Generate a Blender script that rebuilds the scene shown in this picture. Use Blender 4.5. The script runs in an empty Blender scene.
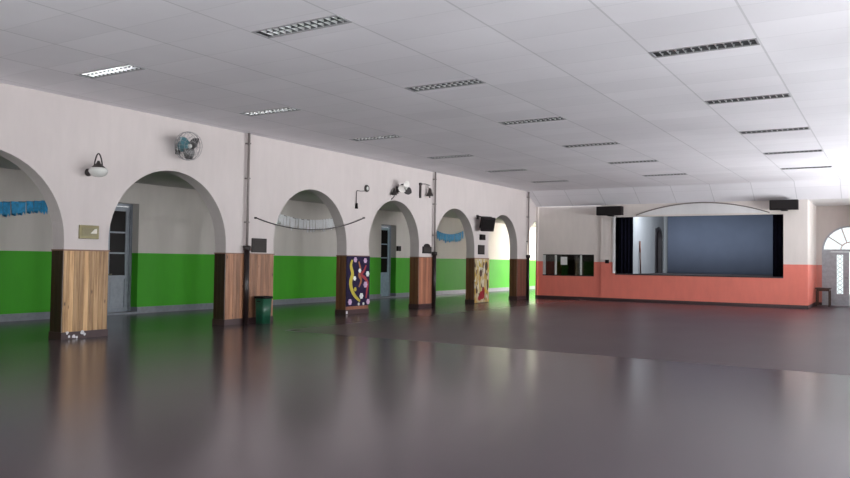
import bpy, bmesh, math, random
from mathutils import Vector, Matrix
random.seed(7)
PI = math.pi
scene = bpy.context.scene
C = scene.collection

# ------------------------------------------------------------------ camera
def make_camera():
    cx, cy = 425.0, 239.0
    a = (891-cx, 266.7-cy); b = (-813-cx, 243.5-cy)
    f = math.sqrt(-(a[0]*b[0]+a[1]*b[1]))
    dy = Vector((a[0], -a[1], -f)).normalized()
    dx = -Vector((b[0], -b[1], -f)).normalized()
    dz = dx.cross(dy)
    m = Matrix((dx, dy, dz)).to_4x4()
    m.translation = Vector((0, 0, 1.5))
    cam = bpy.data.cameras.new('camera')
    cam.sensor_width = 36; cam.lens = f/850*36
    cam.clip_end = 300
    o = bpy.data.objects.new('camera', cam); C.objects.link(o)
    o.matrix_world = m
    scene.camera = o
make_camera()

# ------------------------------------------------------------------ materials
def nodes(name):
    m = bpy.data.materials.new(name); m.use_nodes = True
    nt = m.node_tree
    return m, nt, nt.nodes['Principled BSDF']
def N(nt, typ, **kw):
    n = nt.nodes.new(typ)
    for k, v in kw.items():
        if k.startswith('i_'): n.inputs[k[2:].replace('_', ' ')].default_value = v
        else: setattr(n, k, v)
    return n
def ramp(nt, fac, stops):
    r = N(nt, 'ShaderNodeValToRGB')
    e = r.color_ramp.elements
    while len(e) < len(stops): e.new(0.5)
    for el, (p, c) in zip(e, stops):
        el.position = p; el.color = (*c, 1)
    nt.links.new(fac, r.inputs['Fac'])
    return r.outputs['Color']
def mix(nt, fac, a, b, mode='MIX'):
    n = N(nt, 'ShaderNodeMix', data_type='RGBA', blend_type=mode)
    for s, v in ((n.inputs[0], fac), (n.inputs[6], a), (n.inputs[7], b)):
        if hasattr(v, 'links') or isinstance(v, bpy.types.NodeSocket): nt.links.new(v, s)
        elif isinstance(v, tuple): s.default_value = (*v, 1)
        else: s.default_value = v
    return n.outputs[2]
def math_(nt, op, a, b=None, c=None):
    n = N(nt, 'ShaderNodeMath', operation=op)
    for i, v in enumerate((a, b, c)):
        if v is None: continue
        if isinstance(v, bpy.types.NodeSocket): nt.links.new(v, n.inputs[i])
        else: n.inputs[i].default_value = v
    return n.outputs[0]
def objco(nt):
    t = N(nt, 'ShaderNodeTexCoord')
    return t.outputs['Object']
def xyz(nt, co):
    s = N(nt, 'ShaderNodeSeparateXYZ'); nt.links.new(co, s.inputs[0]); return s.outputs
def noise(nt, co, scale, detail=4, stretch=None, rough=.55):
    if stretch:
        mp = N(nt, 'ShaderNodeMapping'); mp.inputs['Scale'].default_value = stretch
        nt.links.new(co, mp.inputs[0]); co = mp.outputs[0]
    n = N(nt, 'ShaderNodeTexNoise'); n.inputs['Scale'].default_value = scale
    n.inputs['Detail'].default_value = detail; n.inputs['Roughness'].default_value = rough
    nt.links.new(co, n.inputs['Vector'])
    return n.outputs['Fac']
def bump(nt, p, h, strength, dist=.01):
    b = N(nt, 'ShaderNodeBump'); b.inputs['Strength'].default_value = strength
    b.inputs['Distance'].default_value = dist
    nt.links.new(h, b.inputs['Height']); nt.links.new(b.outputs[0], p.inputs['Normal'])

def plain(name, col, rough=.5, metal=0, var=.12, scale=9, spec=.5):
    m, nt, p = nodes(name)
    co = objco(nt)
    f = noise(nt, co, scale)
    d = tuple(c*(1-var) for c in col); l = tuple(min(1, c*(1+var)) for c in col)
    nt.links.new(ramp(nt, f, [(.3, d), (.7, l)]), p.inputs['Base Color'])
    p.inputs['Roughness'].default_value = rough; p.inputs['Metallic'].default_value = metal
    p.inputs['Specular IOR Level'].default_value = spec
    return m
def plaster(name, upper, lower=None, zsplit=1.59, base=None, zbase=.2, rough_low=.35, rough_up=.75):
    """painted wall: optional glossy dado colour below zsplit, skirting band below zbase"""
    m, nt, p = nodes(name)
    co = objco(nt); s = xyz(nt, co)
    f = noise(nt, co, .7, 5); f2 = noise(nt, co, 6, 3, (1, 1, .25))
    def var(c, k=.05):
        return mix(nt, .5, ramp(nt, f, [(.3, tuple(v*(1-k) for v in c)), (.7, tuple(min(1, v*(1+k)) for v in c))]),
                   ramp(nt, f2, [(.3, tuple(v*(1-k) for v in c)), (.7, tuple(min(1, v*(1+k)) for v in c))]))
    col = var(upper)
    rgh = rough_up
    if lower:
        up = math_(nt, 'GREATER_THAN', s['Z'], zsplit)
        col = mix(nt, up, var(lower, .07), col)
        rgh = math_(nt, 'MULTIPLY_ADD', up, rough_up-rough_low, rough_low)
        nt.links.new(rgh, p.inputs['Roughness'])
    else:
        p.inputs['Roughness'].default_value = rgh
    if base:
        b = math_(nt, 'GREATER_THAN', s['Z'], zbase)
        col = mix(nt, b, var(base, .1), col)
    nt.links.new(col, p.inputs['Base Color'])
    bump(nt, p, noise(nt, co, 35, 3), .12, .004)
    return m
def wood(name, a, b, c, rough=.45, stretch=(1, 1, .06), sc=9, knots=True):
    m, nt, p = nodes(name)
    co = objco(nt)
    g = N(nt, 'ShaderNodeNewGeometry')
    isl = g.outputs['Random Per Island']
    off = N(nt, 'ShaderNodeVectorMath', operation='ADD')
    cmb = N(nt, 'ShaderNodeCombineXYZ')
    nt.links.new(math_(nt, 'MULTIPLY', isl, 31.0), cmb.inputs['Z'])
    nt.links.new(math_(nt, 'MULTIPLY', isl, 17.0), cmb.inputs['X'])
    nt.links.new(co, off.inputs[0]); nt.links.new(cmb.outputs[0], off.inputs[1])
    v = off.outputs[0]
    f = noise(nt, v, sc*1.6, 6, stretch, .65)
    col = ramp(nt, f, [(.3, a), (.5, b), (.72, c)])
    tint = ramp(nt, isl, [(0, (.62, .58, .55)), (.5, (.9, .88, .86)), (1, (1.1, 1.05, 1.0))])
    col = mix(nt, 1.0, col, tint, 'MULTIPLY')
    if knots:
        mp = N(nt, 'ShaderNodeMapping'); mp.inputs['Scale'].default_value = (5, 5, 2.2)
        nt.links.new(v, mp.inputs[0])
        vo = N(nt, 'ShaderNodeTexVoronoi'); vo.inputs['Scale'].default_value = 1.0
        nt.links.new(mp.outputs[0], vo.inputs['Vector'])
        k = N(nt, 'ShaderNodeMapRange'); k.inputs['From Min'].default_value = .03; k.inputs['From Max'].default_value = .12
        nt.links.new(vo.outputs['Distance'], k.inputs['Value'])
        col = mix(nt, k.outputs[0], tuple(x*.35 for x in a), col)
    nt.links.new(col, p.inputs['Base Color'])
    p.inputs['Roughness'].default_value = rough
    return m
def glass(name, tint=(.9, .95, .95), clear=.8):
    m = bpy.data.materials.new(name); m.use_nodes = True; nt = m.node_tree
    nt.nodes.clear()
    out = N(nt, 'ShaderNodeOutputMaterial')
    t = N(nt, 'ShaderNodeBsdfTransparent'); t.inputs[0].default_value = (*tint, 1)
    g = N(nt, 'ShaderNodeBsdfGlossy'); g.inputs['Roughness'].default_value = .04
    ms = N(nt, 'ShaderNodeMixShader'); ms.inputs[0].default_value = 1-clear
    fr = N(nt, 'ShaderNodeFresnel'); fr.inputs[0].default_value = 1.5
    nt.links.new(math_(nt, 'MULTIPLY_ADD', fr.outputs[0], .8, 1-clear), ms.inputs[0])
    nt.links.new(t.outputs[0], ms.inputs[1]); nt.links.new(g.outputs[0], ms.inputs[2])
    nt.links.new(ms.outputs[0], out.inputs[0])
    return m

WALLUP = (.585, .52, .505)
M = {}
M['wall'] = plaster('pinkish white plaster', WALLUP)
M['corr'] = plaster('corridor paint', (.60, .55, .51), (.045, .36, .004), 1.59, (.20, .21, .24), .17, .65)
M['stage'] = plaster('stage wall paint', (.72, .65, .61), (.80, .205, .15), 1.53, (.055, .02, .02), .12, .45)
M['white'] = plaster('white plaster', (.72, .70, .70))
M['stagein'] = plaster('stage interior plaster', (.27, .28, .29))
M['corrceil'] = plaster('corridor ceiling', (.55, .52, .50))
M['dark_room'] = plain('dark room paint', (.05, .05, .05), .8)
M['skirt'] = plain('maroon skirting', (.05, .022, .024), .4)
M['edge'] = plain('dado edge moulding', (.22, .12, .08), .5)
M['metal_black'] = plain('black painted metal', (.012, .009, .009), .5, spec=.25)
M['iron'] = plain('dark wrought iron', (.03, .022, .02), .5)
M['pipe'] = plain('weathered grey pipe', (.20, .17, .16), .55)
M['pipe_dark'] = plain('black lacquered pipe', (.016, .009, .009), .3)
M['greyd'] = plain('grey door paint', (.26, .28, .32), .4)
M['greyl'] = plain('light grey door paint', (.40, .41, .44), .4)
M['blued'] = plain('pale blue door paint', (.30, .38, .44), .4)
M['frame_w'] = plain('off white frame paint', (.55, .54, .52), .45)
M['pane_dark'] = plain('dark window glass', (.012, .009, .009), .3, var=.02, spec=.06)
M['glass'] = glass('clear glass')
M['glass_d'] = glass('smoky hatch glass', (.55, .55, .53), .98)
M['lamp_glass'] = plain('opal lamp glass', (.62, .61, .58), .25, var=.04)
M['alu'] = plain('polished aluminium', (.80, .80, .82), .25, 1.0, .03)
M['louv'] = plain('white louvre enamel', (.92, .92, .92), .32, .85, .03)
M['dull_alu'] = plain('dull aluminium', (.10, .10, .105), .4, .6)
M['cavity'] = plain('dark lamp housing', (.02, .02, .022), .5)
M['lamp_frame'] = plain('grey lamp frame', (.30, .29, .30), .45)
M['tube'] = plain('unlit fluorescent tube', (.75, .75, .74), .3, var=.02)
M['brass'] = plain('tarnished brass', (.15, .125, .06), .35, .5)
M['bronze'] = plain('grey bronze', (.045, .038, .036), .6, 0, spec=.2)
M['paper'] = plain('white paper', (.70, .69, .68), .8, var=.05)
M['blue_paper'] = plain('blue crepe paper', (.03, .30, .58), .7, var=.3, scale=14)
M['silver_paper'] = plain('pale tinsel paper', (.88, .87, .89), .4, var=.08, scale=20)
M['string'] = plain('dark cord', (.07, .06, .06), .8)
M['teal'] = plain('teal enamel', (.06, .17, .20), .35)
M['blade_d'] = plain('dark fan blade', (.06, .055, .055), .4)
M['blade_w'] = plain('cream fan blade', (.72, .68, .64), .4)
M['wire'] = plain('grey fan wire', (.33, .32, .32), .35, .6)
M['green_bin'] = plain('green plastic', (.012, .085, .045), .35)
M['black_plastic'] = plain('black plastic', (.010, .006, .007), .6, spec=.2)
M['screen'] = plain('dead screen glass', (.008, .006, .006), .4, var=.02, spec=.15)
M['navy'] = plain('navy black velvet', (.006, .006, .014), .95, var=.3, spec=.1)
M['slate'] = plain('slate blue cloth', (.115, .135, .185), .9, var=.05, scale=1.2, spec=.1)
M['stage_floor'] = plain('dark stage boards', (.03, .025, .028), .6)
M['brown_wood'] = wood('dark brown wood', (.03, .014, .01), (.06, .028, .018), (.09, .045, .028), knots=False)
M['red_wood'] = plain('reddish pole', (.12, .045, .03), .5)
M['plaster_bit'] = plain('bare white plaster', (.65, .63, .64), .9)
M['yellow'] = plain('yellow mosaic paint', (.52, .42, .04), .5)
M['orange'] = plain('burnt orange paint', (.35, .12, .04), .5)
M['redp'] = plain('red paint', (.33, .02, .03), .5)
M['pink'] = plain('pink petal paint', (.62, .42, .60), .5)
M['whitep'] = plain('white petal paint', (.75, .78, .75), .5)
M['navyp'] = plain('navy board paint', (.016, .009, .040), .7, var=.35, spec=.2)

WOODS = [
    ((.24, .12, .05), (.53, .32, .15), (.70, .47, .26)),
    ((.17, .075, .037), (.37, .18, .10), (.47, .25, .15)),
    ((.17, .06, .03), (.26, .10, .055), (.34, .14, .08)),
    ((.24, .085, .05), (.40, .16, .09), (.50, .22, .13)),
    ((.17, .06, .03), (.26, .10, .055), (.34, .14, .08)),
    ((.10, .035, .022), (.17, .06, .038), (.22, .085, .055)),
]
for i, w in enumerate(WOODS): M['wood%d' % i] = wood('pine boards tone %d' % i, *w)
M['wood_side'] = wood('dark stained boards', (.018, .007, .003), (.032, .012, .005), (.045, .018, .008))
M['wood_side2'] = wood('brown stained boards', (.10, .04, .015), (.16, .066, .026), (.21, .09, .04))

def mat_floor():
    m, nt, p = nodes('polished cement floor')
    co = objco(nt); s = xyz(nt, co)
    f = noise(nt, co, .35, 5); f2 = noise(nt, co, .8, 4, (1, .5, 1), .5)
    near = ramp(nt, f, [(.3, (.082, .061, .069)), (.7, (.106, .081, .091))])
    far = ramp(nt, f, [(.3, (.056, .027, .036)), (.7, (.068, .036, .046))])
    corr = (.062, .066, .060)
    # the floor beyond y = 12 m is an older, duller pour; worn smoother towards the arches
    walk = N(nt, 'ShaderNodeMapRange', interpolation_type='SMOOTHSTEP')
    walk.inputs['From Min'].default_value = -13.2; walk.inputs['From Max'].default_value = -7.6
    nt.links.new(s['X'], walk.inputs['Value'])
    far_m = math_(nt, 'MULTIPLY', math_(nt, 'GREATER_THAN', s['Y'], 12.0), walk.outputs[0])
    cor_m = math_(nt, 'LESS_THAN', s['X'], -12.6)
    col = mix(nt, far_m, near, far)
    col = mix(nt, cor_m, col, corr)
    dirt = ramp(nt, f2, [(.3, (.92, .92, .92)), (.7, (1.05, 1.05, 1.05))])
    col = mix(nt, .8, col, dirt, 'MULTIPLY')
    nt.links.new(col, p.inputs['Base Color'])
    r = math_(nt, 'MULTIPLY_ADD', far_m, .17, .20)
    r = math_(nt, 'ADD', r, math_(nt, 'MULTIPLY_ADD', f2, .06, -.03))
    nt.links.new(r, p.inputs['Roughness'])
    p.inputs['Specular IOR Level'].default_value = .5
    b = noise(nt, co, 3.0, 3)
    pass
    return m
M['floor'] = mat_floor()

JX0, JX, JY0, JY = -1.42, 1.365, 6.75, .706
def mat_ceiling():
    m, nt, p = nodes('ceiling panels')
    co = objco(nt); s = xyz(nt, co)
    f = noise(nt, co, .5, 4)
    base = ramp(nt, f, [(.3, (.78, .75, .785)), (.7, (.84, .81, .845))])
    # every panel a slightly different batch
    cell = N(nt, 'ShaderNodeCombineXYZ')
    nt.links.new(math_(nt, 'FLOOR', math_(nt, 'DIVIDE', math_(nt, 'SUBTRACT', s['X'], JX0), JX)), cell.inputs[0])
    nt.links.new(math_(nt, 'FLOOR', math_(nt, 'DIVIDE', math_(nt, 'SUBTRACT', s['Y'], JY0), JY)), cell.inputs[1])
    wn = N(nt, 'ShaderNodeTexWhiteNoise', noise_dimensions='3D'); nt.links.new(cell.outputs[0], wn.inputs['Vector'])
    base = mix(nt, 1.0, base, ramp(nt, wn.outputs['Value'], [(0, (.95, .95, .95)), (1, (1.02, 1.02, 1.02))]), 'MULTIPLY')
    wx = math_(nt, 'PINGPONG', math_(nt, 'ADD', s['X'], -JX0), JX/2)
    wx = math_(nt, 'ABSOLUTE', math_(nt, 'WRAP', math_(nt, 'ADD', s['X'], -JX0), JX/2, -JX/2))
    wy = math_(nt, 'ABSOLUTE', math_(nt, 'WRAP', math_(nt, 'ADD', s['Y'], -JY0), JY/2, -JY/2))
    jx = math_(nt, 'LESS_THAN', wx, .013); jy = math_(nt, 'LESS_THAN', wy, .010)
    col = mix(nt, math_(nt, 'MULTIPLY', jy, .14), base, (.30, .29, .30))
    col = mix(nt, math_(nt, 'MULTIPLY', jx, .34), col, (.27, .26, .27))
    nt.links.new(col, p.inputs['Base Color'])
    p.inputs['Roughness'].default_value = .7
    return m
M['ceiling'] = mat_ceiling()
def mat_mosaic():
    m, nt, p = nodes('yellow and cream mosaic')
    co = objco(nt)
    mp = N(nt, 'ShaderNodeMapping'); mp.inputs['Scale'].default_value = (1, 1.2, .62)
    nt.links.new(co, mp.inputs[0])
    v = N(nt, 'ShaderNodeTexVoronoi'); v.inputs['Scale'].default_value = 9
    nt.links.new(mp.outputs[0], v.inputs['Vector'])
    sp = N(nt, 'ShaderNodeSeparateColor'); nt.links.new(v.outputs['Color'], sp.inputs[0])
    r = N(nt, 'ShaderNodeValToRGB'); r.color_ramp.interpolation = 'CONSTANT'
    e = r.color_ramp.elements
    st = [(0, (.42, .27, .06)), (.25, (.46, .36, .20)), (.45, (.55, .48, .34)), (.62, (.50, .36, .05)), (.8, (.09, .05, .025)), (.9, (.60, .56, .46))]
    while len(e) < len(st): e.new(.5)
    for el, (q, c) in zip(e, st): el.position = q; el.color = (*c, 1)
    nt.links.new(sp.outputs[0], r.inputs[0])
    nt.links.new(r.outputs[0], p.inputs['Base Color']); p.inputs['Roughness'].default_value = .4
    return m
M['mosaic'] = mat_mosaic()

# ------------------------------------------------------------------ mesh helpers
def box(bm, x0, x1, y0, y1, z0, z1, bevel=0):
    vs = [bm.verts.new((x, y, z)) for x in (x0, x1) for y in (y0, y1) for z in (z0, z1)]
    fs = [bm.faces.new([vs[i] for i in f]) for f in ((0,1,3,2),(4,6,7,5),(0,4,5,1),(2,3,7,6),(0,2,6,4),(1,5,7,3))]
    if bevel:
        es = list({e for f in fs for e in f.edges})
        bmesh.ops.bevel(bm, geom=es, offset=bevel, segments=2, affect='EDGES', profile=.5)
    return vs
def tube(bm, pts, r, n=10, cap=True):
    pts = [Vector(p) for p in pts]
    rs = r if isinstance(r, (list, tuple)) else [r]*len(pts)
    rings = []
    up = None
    for i, p in enumerate(pts):
        t = (pts[min(i+1, len(pts)-1)]-pts[max(i-1, 0)]).normalized()
        if up is None:
            up = Vector((0, 0, 1)) if abs(t.z) < .9 else Vector((1, 0, 0))
        a = t.cross(up).normalized(); b = a.cross(t).normalized(); up = b
        rings.append([bm.verts.new(p+a*math.cos(2*PI*k/n)*rs[i]+b*math.sin(2*PI*k/n)*rs[i]) for k in range(n)])
    for u, v in zip(rings, rings[1:]):
        for k in range(n):
            f = bm.faces.new((u[k], u[(k+1) % n], v[(k+1) % n], v[k])); f.smooth = True
    if cap:
        bm.faces.new(rings[0]); bm.faces.new(rings[-1])
def lathe(bm, prof, n=24, M_=None, cap=True):
    rings = []
    for r, z in prof:
        ring = []
        for k in range(n):
            v = Vector((r*math.cos(2*PI*k/n), r*math.sin(2*PI*k/n), z))
            ring.append(bm.verts.new(M_ @ v if M_ else v))
        rings.append(ring)
    for u, v in zip(rings, rings[1:]):
        for k in range(n):
            f = bm.faces.new((u[k], u[(k+1) % n], v[(k+1) % n], v[k])); f.smooth = True
    if cap:
        bm.faces.new(rings[0]); bm.faces.new(rings[-1])
def prism(bm, poly, axis, d0, d1):
    """extrude a 2-D polygon: axis X -> (y,z), axis Y -> (x,z), axis Z -> (x,y)"""
    def P(a, b, d):
        return {'X': (d, a, b), 'Y': (a, d, b), 'Z': (a, b, d)}[axis]
    A = [bm.verts.new(P(a, b, d0)) for a, b in poly]; B = [bm.verts.new(P(a, b, d1)) for a, b in poly]
    bm.faces.new(A); bm.faces.new(B)
    n = len(poly)
    for i in range(n): bm.faces.new((A[i], A[(i+1) % n], B[(i+1) % n], B[i]))
def wall_strip(bm, prof, ztop, axis, d0, d1):
    """wall whose lower outline is prof [(u, z)...] and whose top is level"""
    P = (lambda u, z, d: (d, u, z)) if axis == 'X' else (lambda u, z, d: (u, d, z))
    lo = [[bm.verts.new(P(u, z, d)) for u, z in prof] for d in (d0, d1)]
    hi = [[bm.verts.new(P(u, ztop, d)) for u, z in prof] for d in (d0, d1)]
    for k in range(len(prof)-1):
        bm.faces.new((lo[0][k], lo[0][k+1], lo[1][k+1], lo[1][k]))
        if abs(prof[k][0]-prof[k+1][0]) < 1e-6: continue
        for s in (0, 1): bm.faces.new((lo[s][k], lo[s][k+1], hi[s][k+1], hi[s][k]))
        bm.faces.new((hi[0][k], hi[0][k+1], hi[1][k+1], hi[1][k]))
    for k in (0, -1): bm.faces.new((lo[0][k], hi[0][k], hi[1][k], lo[1][k]))
def obj(name, bm, mat, parent=None, loc=None):
    bmesh.ops.recalc_face_normals(bm, faces=bm.faces)
    me = bpy.data.meshes.new(name); bm.to_mesh(me); bm.free()
    me.materials.append(M[mat])
    o = bpy.data.objects.new(name, me); C.objects.link(o)
    if parent: o.parent = parent
    if loc: o.location = loc
    return o
def tag(o, label, cat, group=None, kind=None):
    o['label'] = label; o['category'] = cat
    if group: o['group'] = group
    if kind: o['kind'] = kind
    return o
def thing(name, loc, label, cat, group=None, kind=None, rot=(0, 0, 0)):
    o = bpy.data.objects.new(name, None); C.objects.link(o)
    o.empty_display_size = .2
    o.location = loc; o.rotation_euler = rot
    return tag(o, label, cat, group, kind)
def struct(name, bm, mat, label, cat):
    return tag(obj(name, bm, mat), label, cat, kind='structure')
def BM(): return bmesh.new()
def B(*boxes, bevel=0):
    bm = BM()
    for b in boxes: box(bm, *b, bevel=bevel)
    return bm
def T(pts, r, n=10):
    bm = BM(); tube(bm, pts, r, n); return bm

# ------------------------------------------------------------------ the setting
W, WB = -12.58, -12.91          # arcade wall, hall face and corridor face
CZ, CC = 4.35, 3.43             # hall ceiling, corridor ceiling
SY = 29.3                       # stage wall
OX = -16.9                      # outer corridor wall
RX = 4.0
DADO = 1.585
PIL = [(4.20, 5.20), (8.18, 9.08), (12.05, 13.57), (16.44, 17.46), (20.15, 21.09), (23.86, 24.94), (27.48, 28.44)]

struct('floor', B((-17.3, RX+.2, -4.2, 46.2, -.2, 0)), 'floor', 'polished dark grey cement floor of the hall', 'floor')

ARCH_TOP = 3.27
def arch_notch(y0, y1, n=28):
    r = (y1-y0)/2; zc = ARCH_TOP-r; cy = (y0+y1)/2
    pts = [(y0, 0)]
    for k in range(n+1):
        a = PI-PI*k/n
        pts.append((cy+r*math.cos(a), zc+r*math.sin(a)))
    pts.append((y1, 0))
    return pts
bm = BM()
poly = [(-4, 0)]
edges = [(1.3, 4.20)] + [(PIL[i][1], PIL[i+1][0]) for i in range(len(PIL)-1)] + [(28.44, 30.9), (35.6, 38.4), (39.2, 42.0), (42.8, 45.4)]
for a, b in edges: poly += arch_notch(a, b)
poly += [(46, 0)]
wall_strip(bm, poly, CZ+.05, 'X', W, WB)
wl = struct('wall_left', bm, 'wall', 'long pinkish white arcade wall with round arches', 'wall')

# outer corridor wall with two door recesses
D1 = (11.55, 13.10); D2 = (24.28, 25.33); DH = 2.88
bm = B((OX-.4, OX, -4, D1[0], 0, CC+.1), (OX-.4, OX, D1[1], D2[0], 0, CC+.1), (OX-.4, OX, D2[1], 46.2, 0, CC+.1),
       (OX-.4, OX, D1[0], D1[1], DH, CC+.1), (OX-.4, OX, D2[0], D2[1], DH, CC+.1))
struct('wall_outer_left', bm, 'corr', 'corridor wall painted green below and white above', 'wall')
bm = B((OX, OX+.02, -4, D1[0], 0, .17), (OX, OX+.02, D1[1], D2[0], 0, .17), (OX, OX+.02, D2[1], 46, 0, .17))
M['grey_skirt'] = plain('grey skirting paint', (.20, .21, .24), .4)
struct('baseboard_left', bm, 'grey_skirt', 'grey painted skirting along the green corridor wall', 'skirting')
struct('ceiling_corridor', B((OX-.4, WB, -4, 46.2, CC, CC+.1)), 'corrceil', 'plain ceiling of the side corridor', 'ceiling')
struct('wall_corridor_end', B((OX-.4, WB, 46, 46.2, 0, CC+.1)), 'corr', 'green and white end wall of the corridor', 'wall')
ADDED_WIN = [(-10.6, -8.4), (-6.6, -4.4), (-2.6, -.4)]  # unseen rear windows, added to brighten the ceiling and stage wall
bm = BM(); prev = OX-.4
for a, b in ADDED_WIN:
    box(bm, prev, a, -4.2, -4, 0, CZ+.05); box(bm, a, b, -4.2, -4, 0, 1.0); box(bm, a, b, -4.2, -4, 3.7, CZ+.05); prev = b
box(bm, prev, RX+.2, -4.2, -4, 0, CZ+.05)
struct('wall_rear', bm, 'wall', 'rear wall of the hall behind the viewer', 'wall')
for i, (a, b) in enumerate(ADDED_WIN):
    bm = BM()
    for x in (a, (a+b)/2-.03, b-.06): box(bm, x, x+.06, -4.11, -4.05, 1.0, 3.7)
    for z in (1.0, 1.9, 2.8, 3.64): box(bm, a, b, -4.105, -4.055, z, z+.06)
    w = struct('window_%d' % (i+20), bm, 'frame_w', 'tall paned window added in the rear hall wall', 'window')
    obj('pane', B((a+.03, b-.03, -4.085, -4.075, 1.03, 3.67)), 'glass', w)

# right-hand wall with tall windows (daylight side of the hall)
WIN = [(-2.6, -.4), (1.6, 3.8), (5.8, 8.0), (10.0, 12.2), (14.2, 16.4), (18.4, 20.6), (22.6, 24.8), (26.4, 28.6)]
WZ0, WZ1 = 1.0, 3.7
bm = BM()
prev = -4
for a, b in WIN:
    box(bm, RX, RX+.2, prev, a, 0, CZ+.05)
    box(bm, RX, RX+.2, a, b, 0, WZ0); box(bm, RX, RX+.2, a, b, WZ1, CZ+.05)
    prev = b
box(bm, RX, RX+.2, prev, 33.0, 0, CZ+.05)
struct('wall_right', bm, 'wall', 'window wall on the right side of the hall', 'wall')
for i, (a, b) in enumerate(WIN):
    bm = BM()
    for y in (a, (a+b)/2-.03, b-.06): box(bm, RX+.05, RX+.11, y, y+.06, WZ0, WZ1)
    for z in (WZ0, 1.9, 2.8, WZ1-.06): box(bm, RX+.055, RX+.105, a, b, z, z+.06)
    w = struct('window_%d' % (i+1), bm, 'frame_w', 'tall paned window in the right hall wall', 'window')
    obj('pane', B((RX+.075, RX+.085, a+.03, b-.03, WZ0+.03, WZ1-.03)), 'glass', w)

# ---------------------------------------------------------------- ceiling with recessed lights
ROW = {'A': (-10.93, -9.63), 'B': (-6.83, -5.43), 'C': (-2.76, -1.44)}
ROW['B'] = (-6.85, -5.51)
FY = {'A': [7.22+3.55*k for k in range(6)], 'B': [6.93+3.53*k for k in range(6)], 'C': [10.24+3.55*k for k in range(5)]}
FD = .29
xs = sorted({W, RX, *[v for r in ROW.values() for v in r]})
ys = sorted({-4.0, 28.3, *[v for k in FY for y in FY[k] for v in (y, y+FD)]})
bm = BM(); vg = {}
def V(x, y, z):
    k = (round(x, 4), round(y, 4), round(z, 4))
    if k not in vg: vg[k] = bm.verts.new(k)
    return vg[k]
for x0, x1 in zip(xs, xs[1:]):
    for y0, y1 in zip(ys, ys[1:]):
        hole = any(abs(x0-ROW[k][0]) < 1e-4 and any(abs(y0-y) < 1e-4 and abs(y1-y-FD) < 1e-4 for y in FY[k]) for k in ROW)
        # a hole may be split by another row's cut
        cxm, cym = (x0+x1)/2, (y0+y1)/2
        hole = any(ROW[k][0] < cxm < ROW[k][1] and any(y < cym < y+FD for y in FY[k]) for k in ROW)
        if hole: continue
        bm.faces.new((V(x0, y0, CZ), V(x0, y1, CZ), V(x1, y1, CZ), V(x1, y0, CZ)))
SZ = 3.79
for x0, x1 in zip(xs, xs[1:]):      # sloping end strip in front of the stage wall
    bm.faces.new((V(x0, 28.3, CZ), V(x0, SY, SZ), V(x1, SY, SZ), V(x1, 28.3, CZ)))
ext = bmesh.ops.extrude_face_region(bm, geom=bm.faces[:])
for v in [g for g in ext['geom'] if isinstance(g, bmesh.types.BMVert)]: v.co.z += .03
struct('ceiling', bm, 'ceiling', 'white panelled suspended ceiling of the hall', 'ceiling')
struct('ceiling_recess', B((-2.45, RX+.2, SY, 33.0, SZ, SZ+.1)), 'white', 'low white ceiling in front of the arched doorway', 'ceiling')

def ceiling_light(w):
    """parts in local coordinates: x across, y along the hall, z=0 ceiling plane"""
    t = bpy.data.objects.new('ceiling_light', None); C.objects.link(t); t.empty_display_size = .2
    d = FD; h = .11
    bm = B((0, w, 0, .004, .0, h), (0, w, d-.004, d, .0, h), (0, .004, .004, d-.004, 0, h), (w-.004, w, .004, d-.004, 0, h), (0, w, 0, d, h, h+.01))
    obj('housing', bm, 'cavity', t)
    f = .016
    bm = B((-.008, w+.008, -.008, f, -.010, .002), (-.008, w+.008, d-f, d+.008, -.010, .002), (-.008, f, f, d-f, -.010, .002), (w-f, w+.008, f, d-f, -.010, .002))
    obj('frame', bm, 'lamp_frame', t)
    n = 13
    bm = BM()
    for k in range(1, n):
        x = w*k/n
        vs = [(x-.0025, .0), (x+.0025, .0), (x+.009, .031), (x-.009, .031)]
        prism(bm, vs, 'Y', .017, d-.017)
    obj('louvre', bm, 'louv', t)
    bm = BM()
    for y in (.017, d/2, d-.017):
        prism(bm, [(y-.004, .040), (y+.004, .040), (y+.003, .002), (y-.003, .002)], 'X', .005, w-.005)
    obj('side_reflector', bm, 'dull_alu', t)
    for y in (d*.28, d*.72):
        obj('tube', T([(.05, y, .085), (w-.05, y, .085)], .013, 8), 'tube', t)
    return t
def copy_tree(o, parent=None):
    c = o.copy(); C.objects.link(c)
    if parent: c.parent = parent
    for ch in list(o.children): copy_tree(ch, c)
    return c
ORD = ['nearest', 'second nearest', 'third', 'fourth', 'fifth', 'farthest']
RN = {'A': 'row along the arch wall', 'B': 'middle row of the ceiling', 'C': 'right-hand row of the ceiling'}
for k in 'ABC':
    x0, x1 = ROW[k]
    proto = None
    for i, y in enumerate(FY[k]):
        o = ceiling_light(x1-x0) if proto is None else copy_tree(proto)
        proto = proto or o
        o.location = (x0, y, CZ)
        nm = ORD[i] if i < len(FY[k])-1 else 'farthest'
        look = {'A': 'recessed ceiling light with bright white louvres', 'B': 'recessed louvred ceiling light with dark slots', 'C': 'narrow dark recessed louvred ceiling light'}[k]
        tag(o, '%s, %s in the %s' % (look, nm, RN[k]), 'ceiling light', 'louvred ceiling lights, ' + RN[k])

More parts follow.
